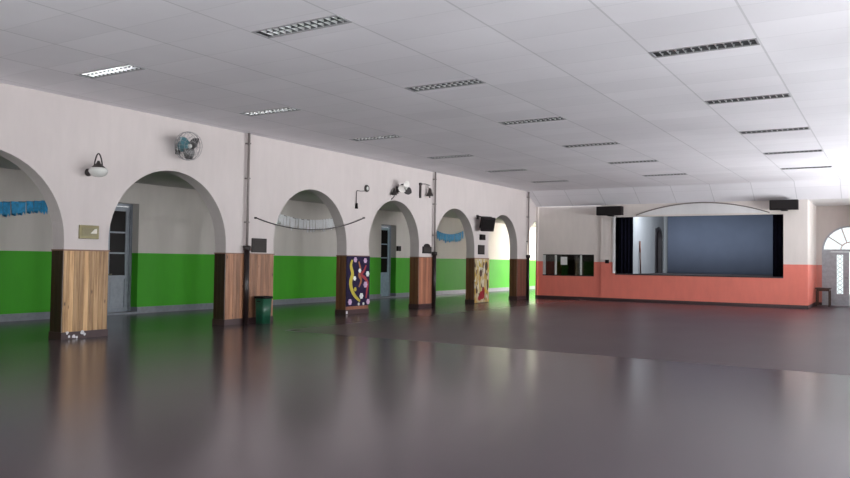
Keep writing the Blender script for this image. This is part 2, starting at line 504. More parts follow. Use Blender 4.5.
# ---------------------------------------------------------------- stage wall
HX = (-12.28, -10.10); HZ = (.95, 1.82)
SX = (-9.22, -3.22); OZ = (1.08, 3.30)
XE = -2.45
y0, y1 = SY, SY+.2
f = y0+.06
bm = B((-12.5, HX[0], f, y1, 0, SZ), (HX[0], HX[1], f, y1, 0, HZ[0]), (HX[0], HX[1], f, y1, HZ[1], SZ),
       (HX[1], -9.80, f, y1, 0, SZ), (-9.80, SX[0], y0, y1, 0, SZ), (SX[0], SX[1], y0, y1, 0, OZ[0]), (SX[0], SX[1], y0, y1, OZ[1], SZ),
       (SX[1], XE, y0, y1, 0, SZ), (XE-.2, XE, y1, 33.0, 0, SZ))
struct('wall_front', bm, 'stage', 'stage wall painted coral below and off white above', 'wall')
struct('wall_hatch_side', B((W, -12.5, SY, 35.2, 0, SZ)), 'stage', 'thin end wall between hatch room and arcade', 'wall')
bm = B((-12.5, -9.815, SY+.045, SY+.06, 0, .12), (-9.815, XE+.015, SY-.015, SY, 0, .12), (XE, XE+.015, SY, 32.8, 0, .12))
struct('baseboard_front', bm, 'skirt', 'dark maroon skirting under the coral stage wall', 'skirting')
# stage box
struct('wall_stage_left', B((-9.0, -8.78, 29.95, 33.55, OZ[0], SZ), (-9.0, -8.78, 33.55, 34.55, 3.05, SZ), (-9.0, -8.78, 34.55, 35.0, OZ[0], SZ)), 'stagein', 'pale side wall inside the stage', 'wall')
struct('wall_stage_back', B((-12.5, XE-.2, 35.0, 35.2, 0, SZ)), 'stagein', 'back wall of the stage', 'wall')
struct('wall_stage_right', B((-3.0, -2.8, y1, 35.0, OZ[0], SZ)), 'stagein', 'right side wall inside the stage', 'wall')
struct('floor_stage', B((-9.0, XE-.2, y1, 35.0, .95, OZ[0])), 'stage_floor', 'dark raised stage floor', 'floor')
struct('ceiling_stage', B((-12.58, XE, y1, 35.2, SZ, SZ+.1)), 'stagein', 'ceiling over the stage', 'ceiling')
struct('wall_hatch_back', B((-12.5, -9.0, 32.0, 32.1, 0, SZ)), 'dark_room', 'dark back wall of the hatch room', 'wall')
# dark side doorway in the stage side wall, arched
bm = BM()
ar = [(33.55, OZ[0]), (34.55, OZ[0]), (34.55, 2.55)] + [(34.05+.5*math.cos(PI*k/10), 2.55+.5*math.sin(PI*k/10)) for k in range(1, 10)] + [(33.55, 2.55)]
prism(bm, ar, 'X', -8.96, -8.90)
d = struct('door_4', bm, 'pane_dark', 'dark arched side doorway at the back of the stage', 'door')
bm = BM()
def arch_frame(bm, axis, cy, zc, r0, r1, zb, d0, d1, n=16):
    o_ = [(cy+r1*math.cos(PI*k/n), zc+r1*math.sin(PI*k/n)) for k in range(n+1)]
    i_ = [(cy+r0*math.cos(PI*k/n), zc+r0*math.sin(PI*k/n)) for k in range(n+1)]
    o_ = [(cy+r1, zb)]+o_+[(cy-r1, zb)]; i_ = [(cy+r0, zb)]+i_+[(cy-r0, zb)]
    for k in range(len(o_)-1): prism(bm, [o_[k], o_[k+1], i_[k+1], i_[k]], axis, d0, d1)
arch_frame(bm, 'X', 34.05, 2.55, .44, .56, OZ[0], -8.90, -8.74)
obj('door_frame', bm, 'stage_floor', d)
# edge trims of the opening
bm = B((SX[0]-.09, SX[0], SY-.04, SY+.2, OZ[0]+.02, OZ[1]+.02))
struct('trim_1', bm, 'white', 'white upright moulding at left edge of the stage opening', 'trim')
bm = B((SX[0], SX[1], SY-.02, SY+.22, OZ[0]-.035, OZ[0]+.012))
struct('trim_2', bm, 'stage_floor', 'dark nosing along the stage edge', 'trim')
# plaster lunette above the opening
def arc_pts(n=32):
    c0, c1, zt, zb = -8.40, -3.66, 3.775, 3.36
    h = zt-zb; hw = (c1-c0)/2; R = (hw*hw+h*h)/(2*h); cx = (c0+c1)/2; cz = zt-R
    a = math.asin(hw/R)
    return [(cx+R*math.sin(-a+2*a*k/n), cz+R*math.cos(-a+2*a*k/n)) for k in range(n+1)]
ap = arc_pts()
bm = BM(); prism(bm, ap, 'Y', SY-.03, SY)
bmesh.ops.triangulate(bm, faces=[f for f in bm.faces if len(f.verts) > 4])
l = struct('trim_3', bm, 'white', 'shallow white arched plaster panel above the stage opening', 'trim')
bm = BM(); tube(bm, [(x, SY-.027, z) for x, z in ap], .022, 8)  # dark tube stands in for the shadow line along the arch
obj('moulding', bm, 'pipe', l)

# serving hatch
h = thing('serving_hatch', (-11.19, SY+.11, HZ[0]), 'wide dark three-pane serving hatch window in the coral wall left of the stage', 'hatch')
def rel(o, bm):
    bmesh.ops.translate(bm, verts=bm.verts, vec=-Vector(o.location)); return bm
bm = B((HX[0], HX[1], SY+.05, SY+.16, HZ[0], HZ[0]+.04), (HX[0], HX[1], SY+.08, SY+.16, HZ[1]-.03, HZ[1]))
obj('frame', rel(h, bm), 'metal_black', h)
for a, b in ((HX[0], HX[0]+.10), (-11.76, -11.69), (-10.68, -10.62)):
    obj('mullion', rel(h, B((a, b, SY+.06, SY+.16, HZ[0]+.04, HZ[1]-.03))), 'frame_w', h)
for a, b in ((HX[0]+.10, -11.76), (-11.69, -10.68), (-10.62, HX[1])):
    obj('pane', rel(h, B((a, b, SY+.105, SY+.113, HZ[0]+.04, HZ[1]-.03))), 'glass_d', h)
tag(obj('notice', B((-11.52, -11.24, SY+.099, SY+.103, 1.40, 1.72)), 'paper'), 'small pale notice stuck on the middle pane of the serving hatch', 'notice')
tag(obj('switch_box', B((-9.62, -9.46, SY-.04, SY, 1.48, 1.62), bevel=.01), 'black_plastic'), 'small black box on the wall between hatch and stage curtain', 'switch box')
for a, b, z, lab in ((-9.86, -8.86, 3.36, 'black box loudspeaker above the left corner of the stage opening'), (-3.62, -2.72, 3.43, 'black box loudspeaker above the right corner of the stage opening')):
    s = thing('loudspeaker', ((a+b)/2, SY-.12, z), lab, 'loudspeaker', 'loudspeakers above the stage')
    w = (b-a)/2
    cb = obj('cabinet', B((-w, w, -.30, 0, 0, .34), bevel=.012), 'black_plastic', s)
    obj('grille', B((-w+.03, w-.03, -.312, -.295, .03, .31)), 'metal_black', cb)
    obj('bracket', B((-.1, .1, -.2, .12, -.03, 0)), 'metal_black', s)

def drape(x0, x1, y, z0, z1, folds, amp, n=60):
    bm = BM(); A = []; Bk = []
    for k in range(n+1):
        t = k/n; x = x0+(x1-x0)*t
        yy = y+amp*math.sin(2*PI*folds*t)
        A.append([bm.verts.new((x, yy, z)) for z in (z0, z1)]); Bk.append([bm.verts.new((x, yy+.012, z)) for z in (z0, z1)])
    for k in range(n):
        for L in (A, Bk):
            f = bm.faces.new((L[k][0], L[k+1][0], L[k+1][1], L[k][1])); f.smooth = True
        for e in (0, 1): bm.faces.new((A[k][e], A[k+1][e], Bk[k+1][e], Bk[k][e]))
    for k in (0, n): bm.faces.new((A[k][0], A[k][1], Bk[k][1], Bk[k][0]))
    return bm
tag(obj('stage_curtain', drape(-9.18, -8.62, SY+.34, OZ[0]+.012, 3.5, 4, .04), 'navy'), 'navy black curtain drawn to left side of the stage opening', 'curtain', 'stage curtains')
tag(obj('stage_curtain', drape(-3.60, -3.05, SY+.34, OZ[0]+.012, 3.5, 4, .04), 'navy'), 'navy black curtain drawn to right side of the stage opening', 'curtain', 'stage curtains')
tag(obj('backdrop', drape(-8.55, -3.02, 34.75, OZ[0]+.012, 3.75, 9, .006, 200), 'slate'), 'large slate blue cloth backdrop hanging at the rear of the stage', 'backdrop')
p = thing('pole', (-8.70, 31.0, OZ[0]+.0), 'thin brown upright pole with reddish top beside the pale stage side wall', 'pole')
sh = obj('shaft', T([(0, 0, 0), (-.02, 0, .85)], .03), 'brown_wood', p)
obj('tip', T([(-.02, 0, .85), (-.03, 0, 1.32)], .032), 'red_wood', sh)

# ---------------------------------------------------------------- recess with arched doorway
RY = 32.8
cx, zc, r = -1.33, 2.10, .93
bm = BM()
n = 24
poly = [(XE, 0), (cx-r, 0), (cx-r, zc)] + [(cx+r*math.cos(PI-PI*k/n), zc+r*math.sin(PI-PI*k/n)) for k in range(1, n)] + [(cx+r, zc), (cx+r, 0), (RX, 0)]
wall_strip(bm, poly, SZ+.05, 'Y', RY, RY+.25)
M['recess'] = plaster('recess wall paint', (.56, .49, .46), (.55, .20, .16), 1.53, (.055, .02, .02), .1, .45)
struct('wall_far_right', bm, 'recess', 'recessed far wall with arched doorway', 'wall')
bm = BM()
arch_frame(bm, 'Y', cx, zc, r-.06, r, 0, RY+.08, RY+.16, 24)
box(bm, cx-r+.06, cx+r-.06, RY+.08, RY+.16, zc-.06, zc+.03)
d3 = struct('door_3', bm, 'greyl', 'arched grey double door with fanlight at the far right', 'door')
M['fan_bar'] = plain('pinkish fanlight bars', (.50, .40, .38), .5)
bm = BM()
for k in range(1, 5):
    a = PI*k/5
    tube(bm, [(cx+.30*math.cos(a), RY+.12, zc+.30*math.sin(a)), (cx+(r-.05)*math.cos(a), RY+.12, zc+(r-.05)*math.sin(a))], .020, 6)
tube(bm, [(cx+.30*math.cos(PI*k/12), RY+.12, zc+.30*math.sin(PI*k/12)) for k in range(13)], .020, 6)
obj('fanlight_bars', bm, 'fan_bar', d3)
bm = BM()
prism(bm, [(cx+(r-.05)*math.cos(PI*k/20), zc+.02+(r-.05)*math.sin(PI*k/20)) for k in range(21)], 'Y', RY+.115, RY+.121)
obj('fanlight_pane', bm, 'glass', d3)
for s in (-1, 1):
    xa, xb = sorted((cx+s*(r-.06), cx+s*.64))
    obj('side_panel', B((xa, xb, RY+.09, RY+.14, 0, zc-.06), (xa+.06, xb-.05, RY+.08, RY+.09, .3, zc-.3)), 'greyl', d3)
    xa, xb = sorted((cx+s*.64, cx+s*.01))
    gl = (xa+.21, xb-.21)
    bm = B((xa, gl[0], RY+.07, RY+.12, .006, zc-.07), (gl[1], xb, RY+.07, RY+.12, .006, zc-.07), (gl[0], gl[1], RY+.07, RY+.12, .006, .44), (gl[0], gl[1], RY+.07, RY+.12, 1.93, zc-.07), (xa+.08, xb-.08, RY+.055, RY+.07, .12, .34))
    lf = obj('door_leaf', bm, 'greyl', d3)
    obj('pane', B((gl[0], gl[1], RY+.098, RY+.104, .44, 1.93)), 'glass', lf)
    bm = BM(); xm = (gl[0]+gl[1])/2
    for q in range(9):
        z = .44+1.49*(q+.5)/9
        tube(bm, [(xm+.075*math.cos(2*PI*k/10), RY+.09, z+.075*math.sin(2*PI*k/10)) for k in range(11)], .006, 5)
    obj('grille', bm, 'iron', lf)
    obj('handle', T([(cx+s*.06, RY+.07, 1.05), (cx+s*.06, RY+.03, 1.05), (cx+s*.14, RY+.03, 1.05)], .010), 'brass', lf)
t = thing('side_table', (-2.14, 32.05, 0), 'small dark wooden table standing beside the grey arched door', 'table')
obj('tabletop', B((-.27, .24, -.40, .40, .64, .68), bevel=.008), 'brown_wood', t)
obj('apron', B((-.23, .20, -.36, .36, .56, .64)), 'brown_wood', t)
for sx in (-.22, .19):
    for sy in (-.35, .35): obj('leg', B((sx-.022, sx+.022, sy-.022, sy+.022, 0, .58)), 'brown_wood', t)

# ---------------------------------------------------------------- pillar cladding
NAME = ['', 'nearest pillar', 'second pillar behind the green bin', 'third pillar with the painted board', 'fourth pillar', 'fifth pillar with the mosaic', 'sixth and farthest pillar']
WTONE = ['light knotty pine', 'warm pine', 'brown pine', 'reddish pine', 'brown pine', 'dark reddish brown pine']
for i, (a, b) in enumerate(PIL):
    ti = max(i-1, 0)
    has_front = i not in (3, 5)
    bm = BM(); nb = max(8, round((b-a)/.105)); bw = (b-a)/nb
    if has_front:
        for k in range(nb):
            box(bm, W, W+.022, a+k*bw+.002, a+(k+1)*bw-.002, .13, DADO, bevel=.004)
    else:
        box(bm, W, W+.012, a, b, .13, DADO)
    lab = '%s board cladding on lower part of the %s' % (WTONE[ti], NAME[i] or 'pillar before the nearest one')
    c = struct('trim_%d' % (10+i), bm, 'wood%d' % ti, lab, 'panelling')
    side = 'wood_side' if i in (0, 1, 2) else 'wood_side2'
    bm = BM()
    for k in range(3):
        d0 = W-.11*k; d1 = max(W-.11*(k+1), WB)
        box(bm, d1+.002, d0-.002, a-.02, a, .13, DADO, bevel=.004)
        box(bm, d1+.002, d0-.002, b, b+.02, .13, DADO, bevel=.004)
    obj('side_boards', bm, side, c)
    bm = B((W, W+.026, a-.024, b+.024, 0, .13), (WB, W, a-.024, a, 0, .13), (WB, W, b, b+.024, 0, .13), (WB-.02, WB, a-.024, b+.024, 0, .13))
    obj('skirting', bm, 'skirt', c)
    bm = B((W, W+.026, a-.026, b+.026, DADO, DADO+.025), (WB, W, a-.026, a, DADO, DADO+.025), (WB, W, b, b+.026, DADO, DADO+.025))
    obj('cap_moulding', bm, 'edge', c)
    if i == 1:
        bm = BM(); rr = random.Random(3)
        for y, z, s in ((8.31, .05, .028), (8.40, .04, .035), (8.57, .10, .04), (8.62, .07, .025), (8.27, .12, .03), (8.46, .03, .025)):
            poly = [(y+s*rr.uniform(.6, 1.2)*math.cos(q*PI/3.5), max(.004, z+s*rr.uniform(.6, 1.3)*math.sin(q*PI/3.5))) for q in range(7)]
            prism(bm, poly, 'X', W+.024, W+.030)
        o = obj('chipped_patch', bm, 'plaster_bit', c); o['label'] = 'white chipped patches'

# painted board on the third pillar
a, b = PIL[3]
pb = thing('painted_board', (W+.012, (a+b)/2, .22), 'navy painted board with yellow swirl and pale flowers on the third pillar', 'painted board')
wb = (b-a)/2+.02; hb = 1.37
obj('board', B((0, .025, -wb, wb, 0, hb), bevel=.004), 'navyp', pb)
def band(pts, wd, d0=.025, d1=.034):
    """flat curved ribbon in the y-z plane"""
    bm = BM(); n = len(pts); L = []; R_ = []
    for k, (y, z) in enumerate(pts):
        y2, z2 = pts[min(k+1, n-1)]; y1_, z1_ = pts[max(k-1, 0)]
        t = Vector((y2-y1_, z2-z1_)).normalized(); w_ = wd*(.45+.55*math.sin(PI*(k+.5)/n))
        L.append((y-t.y*w_, z+t.x*w_)); R_.append((y+t.y*w_, z-t.x*w_))
    for k in range(n-1): prism(bm, [L[k], L[k+1], R_[k+1], R_[k]], 'X', d0, d1)
    return bm
def bez(P, n=24):
    out = []
    m = len(P)-1
    for k in range(n+1):
        u = k/n*m; i = min(int(u), m-1); f = u-i
        p0 = P[max(i-1, 0)]; p1 = P[i]; p2 = P[i+1]; p3 = P[min(i+2, m)]
        out.append(tuple(.5*((2*p1[j])+(-p0[j]+p2[j])*f+(2*p0[j]-5*p1[j]+4*p2[j]-p3[j])*f*f+(-p0[j]+3*p1[j]-3*p2[j]+p3[j])*f**3) for j in (0, 1)))
    return out
o = obj('swirl', band(bez([(-.30, 1.26), (-.36, 1.10), (-.28, .88), (-.36, .68), (-.32, .48), (-.16, .28), (.08, .13)]), .065), 'yellow', pb); o['label'] = 'yellow swirl'
o = obj('swirl', band(bez([(.0, 1.22), (.08, 1.0), (.02, .85), (.12, .70), (.02, .52)]), .04), 'orange', pb); o['label'] = 'orange brown swirl'
o = obj('swirl', band(bez([(.34, 1.12), (.24, .96), (.12, .86), (.30, .76), (.42, .62), (.40, .42), (.36, .20)]), .045), 'redp', pb); o['label'] = 'red swirl'
for y, z, s, m_ in ((-.16, 1.27, .07, 'pink'), (.30, 1.25, .07, 'pink'), (.05, .97, .06, 'whitep'), (.42, .88, .075, 'whitep'), (-.18, .76, .06, 'whitep'), (.32, .58, .085, 'pink'), (-.15, .46, .055, 'yellow'),
                    (.14, .27, .08, 'whitep'), (-.38, .12, .08, 'pink'), (.46, .10, .075, 'pink'), (.02, .05, .04, 'whitep'), (.24, .05, .04, 'whitep')):
    bm = BM()
    for q in range(6):
        ang = 2*PI*q/6
        prism(bm, [(y+s*.62*math.cos(ang)+s*.45*math.cos(2*PI*k/8), z+s*.62*math.sin(ang)+s*.45*math.sin(2*PI*k/8)) for k in range(8)], 'X', .0255, .036+.0004*q)
    prism(bm, [(y+s*.4*math.cos(2*PI*k/8), z+s*.4*math.sin(2*PI*k/8)) for k in range(8)], 'X', .0255, .040)
    obj('flower', bm, m_, pb)
tag(obj('trim_bits', B((W+.026, W+.028, 16.42, 16.50, .02, .10)), 'plaster_bit'), 'small white chip low on the third pillar skirting', 'chip')
bpy.data.objects['trim_bits'].name = 'plaster_chip'

# mosaic on the fifth pillar
a, b = PIL[5]
mo = thing('mosaic_panel', (W+.012, (a+b)/2, .02), 'cream and yellow mosaic panel with red motif on the fifth pillar', 'mosaic')
wb = (b-a)/2+.01
obj('panel', B((0, .03, -wb, wb, 0, 1.56), bevel=.004), 'mosaic', mo)
bm = BM()
for y, z, ry, rz in ((-.02, .26, .20, .15), (.10, .42, .09, .13), (-.2, .16, .12, .09)):
    prism(bm, [(y+ry*math.cos(2*PI*k/14), z+rz*math.sin(2*PI*k/14)) for k in range(14)], 'X', .028, .040)
o = obj('motif', bm, 'redp', mo); o['label'] = 'red motif at the foot'
for y, z, ry, rz in ((.30, 1.30, .10, .16), (-.12, 1.05, .10, .13), (.42, .62, .06, .2), (-.42, .42, .06, .1)):
    bm = BM(); prism(bm, [(y+ry*math.cos(2*PI*k/12), z+rz*math.sin(2*PI*k/12)) for k in range(12)], 'X', .028, .038)
    obj('dark_patch', bm, 'brown_wood', mo)

# ---------------------------------------------------------------- corridor doors
def corridor_door(nm, y0, y1, lab, lowmat, single=False):
    X = OX-.34
    bm = B((X, X+.09, y0, y0+.07, 0, DH), (X, X+.09, y1-.07, y1, 0, DH), (X, X+.09, y0+.07, y1-.07, DH-.07, DH))
    d = struct(nm, bm, 'greyd', lab, 'door')
    ym = (y0+y1)/2
    for (a, b) in (((y0+.075, y1-.075),) if single else ((y0+.075, ym-.004), (ym+.004, y1-.075))):
        st = .11
        bm = B((X+.02, X+.065, a, a+st, .05, DH-.08), (X+.02, X+.065, b-st, b, .05, DH-.08), (X+.02, X+.065, a+st, b-st, .05, .17), (X+.02, X+.065, a+st, b-st, .90, 1.00), (X+.02, X+.065, a+st, b-st, DH-.2, DH-.08),
               (X+.02, X+.065, a+st, b-st, 1.56, 1.60), (X+.02, X+.065, a+st, b-st, 2.10, 2.14), (X+.03, X+.045, a+st, b-st, .17, .90), (X+.045, X+.055, a+st+.06, b-st-.06, .25, .82))
        lf = obj('door_leaf', bm, lowmat, d)
        for z0, z1 in ((1.00, 1.56), (1.60, 2.10), (2.14, DH-.2)):
            obj('pane', B((X+.035, X+.043, a+st, b-st, z0, z1)), 'pane_dark', lf)
    obj('handle', T([(X+.065, (y0+.13 if single else ym+.06), 1.03), (X+.11, (y0+.13 if single else ym+.06), 1.03), (X+.11, (y0+.24 if single else ym+.17), 1.03)], .012), 'brass', d)
    obj('threshold', B((OX-.38, OX+.03, y0+.002, y1-.002, 0, .05)), 'grey_skirt', d)
corridor_door('door_1', D1[0], D1[1], 'tall grey glazed corridor door seen through the second arch', 'greyd')
corridor_door('door_2', D2[0], D2[1], 'tall glazed corridor door with pale blue lower panel seen through the fourth arch', 'blued', True)
tag(obj('wall_box', B((OX, OX+.07, 25.29+.06, 25.60, 1.86, 2.06), bevel=.01), 'black_plastic'), 'small black box on the corridor wall beside the pale blue door', 'wall box')

# ---------------------------------------------------------------- pipes on the arcade wall
def downpipe(y, lab):
    t = thing('downpipe', (W+.08, y, 0), lab, 'pipe', 'downpipes on the arch wall')
    lp = obj('lower_pipe', T([(0, 0, 0), (0, 0, 1.74)], .062, 14), 'pipe_dark', t)
    bm = BM(); lathe(bm, [(.066, 1.66), (.088, 1.67), (.092, 1.76), (.07, 1.78)], 16); obj('collar', bm, 'pipe_dark', lp)
    o = obj('upper_pipe', T([(0, 0, 1.74), (0, 0, CZ)], .030, 12), 'pipe', t); o['label'] = 'thin grey upper pipe'
    for z in (2.3, 3.3, 4.1): obj('clip', B((-.08, .033, -.036, .036, z, z+.03)), 'pipe', o)
downpipe(12.62, 'black and grey downpipe on the second pillar beside the green bin')
downpipe(20.96, 'black and grey downpipe at the right edge of the fourth pillar')
downpipe(28.36, 'black and grey downpipe on the sixth pillar nearest the stage')

# ---------------------------------------------------------------- things on the arcade wall
def plaque(nm, y0, y1, z0, z1, mat, lab, cat, arch=False, inner=None):
    t = thing(nm, (W, (y0+y1)/2, z0), lab, cat)
    w = (y1-y0)/2; h = z1-z0
    bm = BM()
    if arch:
        poly = [(-w, 0), (w, 0), (w, h*.7)] + [(w*.7*math.cos(PI*k/8), h*.72+h*.28*math.sin(PI*k/8)) for k in range(9)] + [(-w, h*.7)]
        prism(bm, poly, 'X', 0, .03); bmesh.ops.triangulate(bm, faces=[f for f in bm.faces if len(f.verts) > 4])
    else: box(bm, 0, .03, -w, w, 0, h, bevel=.008)
    pl = obj('plate', bm, mat, t)
    if inner: obj('face', B((.028, .036, -w+.05, w-.05, .05, h-.05 if not arch else h*.62), bevel=.003), inner, pl)
    return t
M['olive'] = plain('olive bronze plate', (.135, .115, .055), .4, .2)
M['glint_paint'] = plain('painted plaque highlight', (.66, .62, .55), .4)
t = plaque('plaque', 8.46, 8.86, 1.81, 2.06, 'brass', 'small olive brass plaque with painted corner highlight above the nearest pillar cladding', 'plaque', inner='olive')
bm = BM(); prism(bm, [(.02, .10), (.15, .10), (.15, .19), (.10, .18)], 'X', .036, .039)  # bright reflection on the plaque, put into colour as a pale shape
o = obj('painted_glint', bm, 'glint_paint', t); o['label'] = 'painted highlight at the corner'
plaque('framed_plaque', 12.84, 13.32, 1.63, 1.96, 'bronze', 'dark grey framed plaque above the cladding beside first downpipe', 'plaque', inner='bronze')
plaque('plaque', 20.34, 20.86, 1.72, 2.03, 'metal_black', 'dark round-topped plaque on the fourth pillar', 'plaque', arch=True, inner='bronze')
plaque('plaque', 24.11, 24.60, 1.74, 2.08, 'metal_black', 'dark framed plaque above the mosaic on the fifth pillar', 'plaque', inner='bronze')
tag(obj('switch_box', B((W, W+.10, 24.22, 24.52, 2.26, 2.46), bevel=.01), 'black_plastic'), 'black box between the television and the plaque', 'switch box')

# wall sconce
s = thing('wall_lamp', (W, 8.62, 3.03), 'wrought iron wall lamp with white glass bowl above the brass plaque', 'wall lamp')
X90 = Matrix.Rotation(PI/2, 4, 'Y')
bm = BM(); lathe(bm, [(.0, 0), (.07, .0), (.07, .015), (.045, .03), (.03, .05), (.0, .055)], 16, X90, cap=False); obj('wall_plate', bm, 'iron', s)
obj('arm', T([(.03, 0, .0), (.14, 0, -.02), (.24, 0, .03), (.30, 0, .10)], .014), 'iron', s)
bm = BM()
tube(bm, [(.30-.0*k, -.085+.17*(k/16), .09+.24*math.sin(PI*k/16)**.7) for k in range(17)], .013, 8)
obj('scroll', bm, 'iron', s)
MT = Matrix.Translation((.30, 0, 0))
bm = BM(); lathe(bm, [(.02, .20), (.04, .15), (.10, .10), (.13, .07), (.0, .07)], 20, MT, cap=False); obj('shade_cap', bm, 'iron', s)
bm = BM(); lathe(bm, [(.0, .07), (.13, .07), (.165, .03), (.165, -.005), (.13, -.06), (.07, -.09), (.0, -.10)], 24, MT, cap=False); obj('glass_bowl', bm, 'lamp_glass', s)

# fans
def fan(y, z, lab, aim, dia, housing, bladem, turn, guard=True):
    f = thing('wall_fan', (W, y, z), lab, 'fan', 'wall fans over the arches')
    obj('wall_plate', B((0, .02, -.06, .06, -.16, .06), bevel=.006), 'iron', f)
    tip = Vector((.26, 0, 0))
    obj('bracket', T([(.01, 0, -.08), (.12, 0, -.10), (.20, 0, -.04), tip], .020), 'iron', f)
    q = Vector(aim).normalized().to_track_quat('Z', 'Y').to_matrix().to_4x4()
    A = Matrix.Translation(tip) @ q
    bm = BM(); lathe(bm, [(.0, -.16), (.06, -.155), (.125, -.12), (.13, -.02), (.11, .03), (.03, .05), (.0, .05)], 18, A, cap=False); mot = obj('motor', bm, housing, f)
    R = dia/2
    for k in range(3):
        a0 = 2*PI*k/3+turn
        bm = BM(); top = []; bot = []
        ring = []
        for u in range(9):
            t_ = u/8; rr = .05+(R-.07)*t_; w_ = .06+.12*math.sin(PI*min(1, t_*.9+.1))
            for sgn, L in ((-1, top), (1, bot)):
                ang = a0+sgn*w_/max(rr, .08)*.7
                L.append((rr*math.cos(ang), rr*math.sin(ang), .09+sgn*.035))
        for off in (0, .006):
            pass
        P0 = [[bm.verts.new(A @ Vector((x, yy, zz+o_))) for (x, yy, zz) in L] for L in (top, bot) for o_ in (0, .008)]
        t0, t1, b0, b1 = P0
        for u in range(8):
            bm.faces.new((t0[u], t0[u+1], b0[u+1], b0[u])); bm.faces.new((t1[u], t1[u+1], b1[u+1], b1[u]))
            bm.faces.new((t0[u], t0[u+1], t1[u+1], t1[u])); bm.faces.new((b0[u], b0[u+1], b1[u+1], b1[u]))
        bm.faces.new((t0[0], t1[0], b1[0], b0[0])); bm.faces.new((t0[8], t1[8], b1[8], b0[8]))
        obj('blade', bm, bladem[k], f)
    bm = BM(); lathe(bm, [(.0, .04), (.045, .04), (.05, .12), (.03, .15), (0, .155)], 14, A, cap=False); obj('hub', bm, 'lamp_glass', mot)
    if guard:
        bm = BM()
        for rr, zz in ((R, .07), (R*.97, .15), (R*.97, -.01), (R*.66, .19), (R*.33, .205)):
            tube(bm, [A @ Vector((rr*math.cos(2*PI*k/28), rr*math.sin(2*PI*k/28), zz)) for k in range(29)], .0045 if rr < R else .008, 5)
        for k in range(18):
            a_ = 2*PI*k/18; c_, s_ = math.cos(a_), math.sin(a_)
            tube(bm, [A @ Vector((rr*c_, rr*s_, zz)) for rr, zz in ((.05, .21), (R*.5, .205), (R*.85, .18), (R*1.0, .09), (R*.97, .0), (R*.6, -.05), (.09, -.06))], .003, 4)
        obj('guard', bm, 'wire', f)
    return f
fan(10.66, 3.78, 'teal wall fan with round wire guard above the second arch', (1, -.05, -.12), .58, 'teal', ['blade_d', 'teal', 'blade_d'], .6)
fan(18.86, 3.64, 'dark wall fan with cream blades above the fourth arch', (1, -.7, -.15), .50, 'metal_black', ['blade_w', 'blade_w', 'blade_d'], 1.3, False)

# little round box with a dropped cable
c = thing('cable_box', (W, 17.30, 3.50), 'small round box with a wire dropping to a plug between third and fourth arch', 'cable box')
bm = BM(); lathe(bm, [(.10, 0), (.10, .03), (.085, .05), (.0, .05)], 18, X90, cap=False); cbx = obj('box', bm, 'iron', c)
bm = BM(); lathe(bm, [(.055, .045), (.055, .056), (.0, .056)], 14, X90, cap=False); obj('cover', bm, 'lamp_glass', cbx)
obj('wire', T([(.03, -.09, -.08), (.02, -.30, -.10), (.02, -.46, -.10), (.02, -.48, -.14), (.02, -.48, -.46)], .011, 6), 'string', c)
obj('plug', T([(.03, -.48, -.45), (.03, -.48, -.60)], [.03, .045], 10), 'black_plastic', c)

# bracket with hanging bell
bb = thing('wall_bell', (W, 20.14, 3.45), 'dark iron bracket with hanging bell above the fourth pillar', 'bell')
obj('upright', B((0, .05, -.035, .035, 0, .48), bevel=.01), 'iron', bb)
obj('foot', B((0, .06, -.06, .06, .40, .47), bevel=.01), 'iron', bb)
obj('arm', T([(.03, 0, .44), (.06, .24, .46), (.06, .52, .44)], .012), 'iron', bb)
obj('hook', T([(.06, .40, .44), (.06, .40, .34)], .010), 'iron', bb)
bm = BM(); lathe(bm, [(.0, .34), (.03, .335), (.055, .29), (.065, .20), (.11, .12), (.12, .09), (.10, .09), (.0, .13)], 18, Matrix.Translation((.13, .40, 0)), cap=False)
bmesh.ops.translate(bm, verts=bm.verts, vec=(-.0, 0, 0)); bl = obj('bell', bm, 'iron', bb)
obj('clapper', T([(.13, .40, .16), (.13, .40, .03)], [.012, .025], 8), 'iron', bl)
obj('hanger', T([(.06, .40, .35), (.13, .40, .33)], .012), 'iron', bb)
# small lamp at the crown of the fourth arch
k_ = thing('arch_hook', (W, 18.56, 3.27), 'small dark hook lamp at the crown of the fourth arch', 'lamp')
bm = BM(); lathe(bm, [(.0, .34), (.025, .33), (.05, .26), (.085, .17), (.085, .14), (.0, .14)], 14, Matrix.Translation((.10, 0, 0)), cap=False); obj('shade', bm, 'iron', k_)
obj('stem', T([(.0, 0, .02), (.04, 0, .05), (.10, 0, .10), (.10, 0, .16)], .016), 'iron', k_)

# television on a bracket
tv = thing('television', (W, 24.05, 2.83), 'black boxy television tilted on a bracket above the fifth pillar', 'television')
Q = Matrix.Translation((.36, .05, .0)) @ Matrix.Rotation(math.radians(-38), 4, 'Z') @ Matrix.Rotation(math.radians(20), 4, 'Y')
def xf(bm, m_): bmesh.ops.transform(bm, matrix=m_, verts=bm.verts); return bm
bm = BM()
box(bm, .03, .14, -.25, .25, -.25, .25, bevel=.02)
prism(bm, [(-.20, -.20), (.20, -.20), (.20, .22), (-.20, .22)], 'X', -.16, .03)
obj('cabinet', xf(bm, Q), 'black_plastic', tv)
tvc = tv.children[0]
obj('screen', xf(B((.135, .148, -.205, .205, -.17, .20), bevel=.01), Q), 'screen', tvc)
obj('bracket', T([(0, 0, .28), (.02, 0, .28), (.16, .02, .24), (.26, .03, .10)], .022), 'iron', tv)
obj('wall_plate', B((0, .02, -.07, .07, .16, .32)), 'iron', tv)

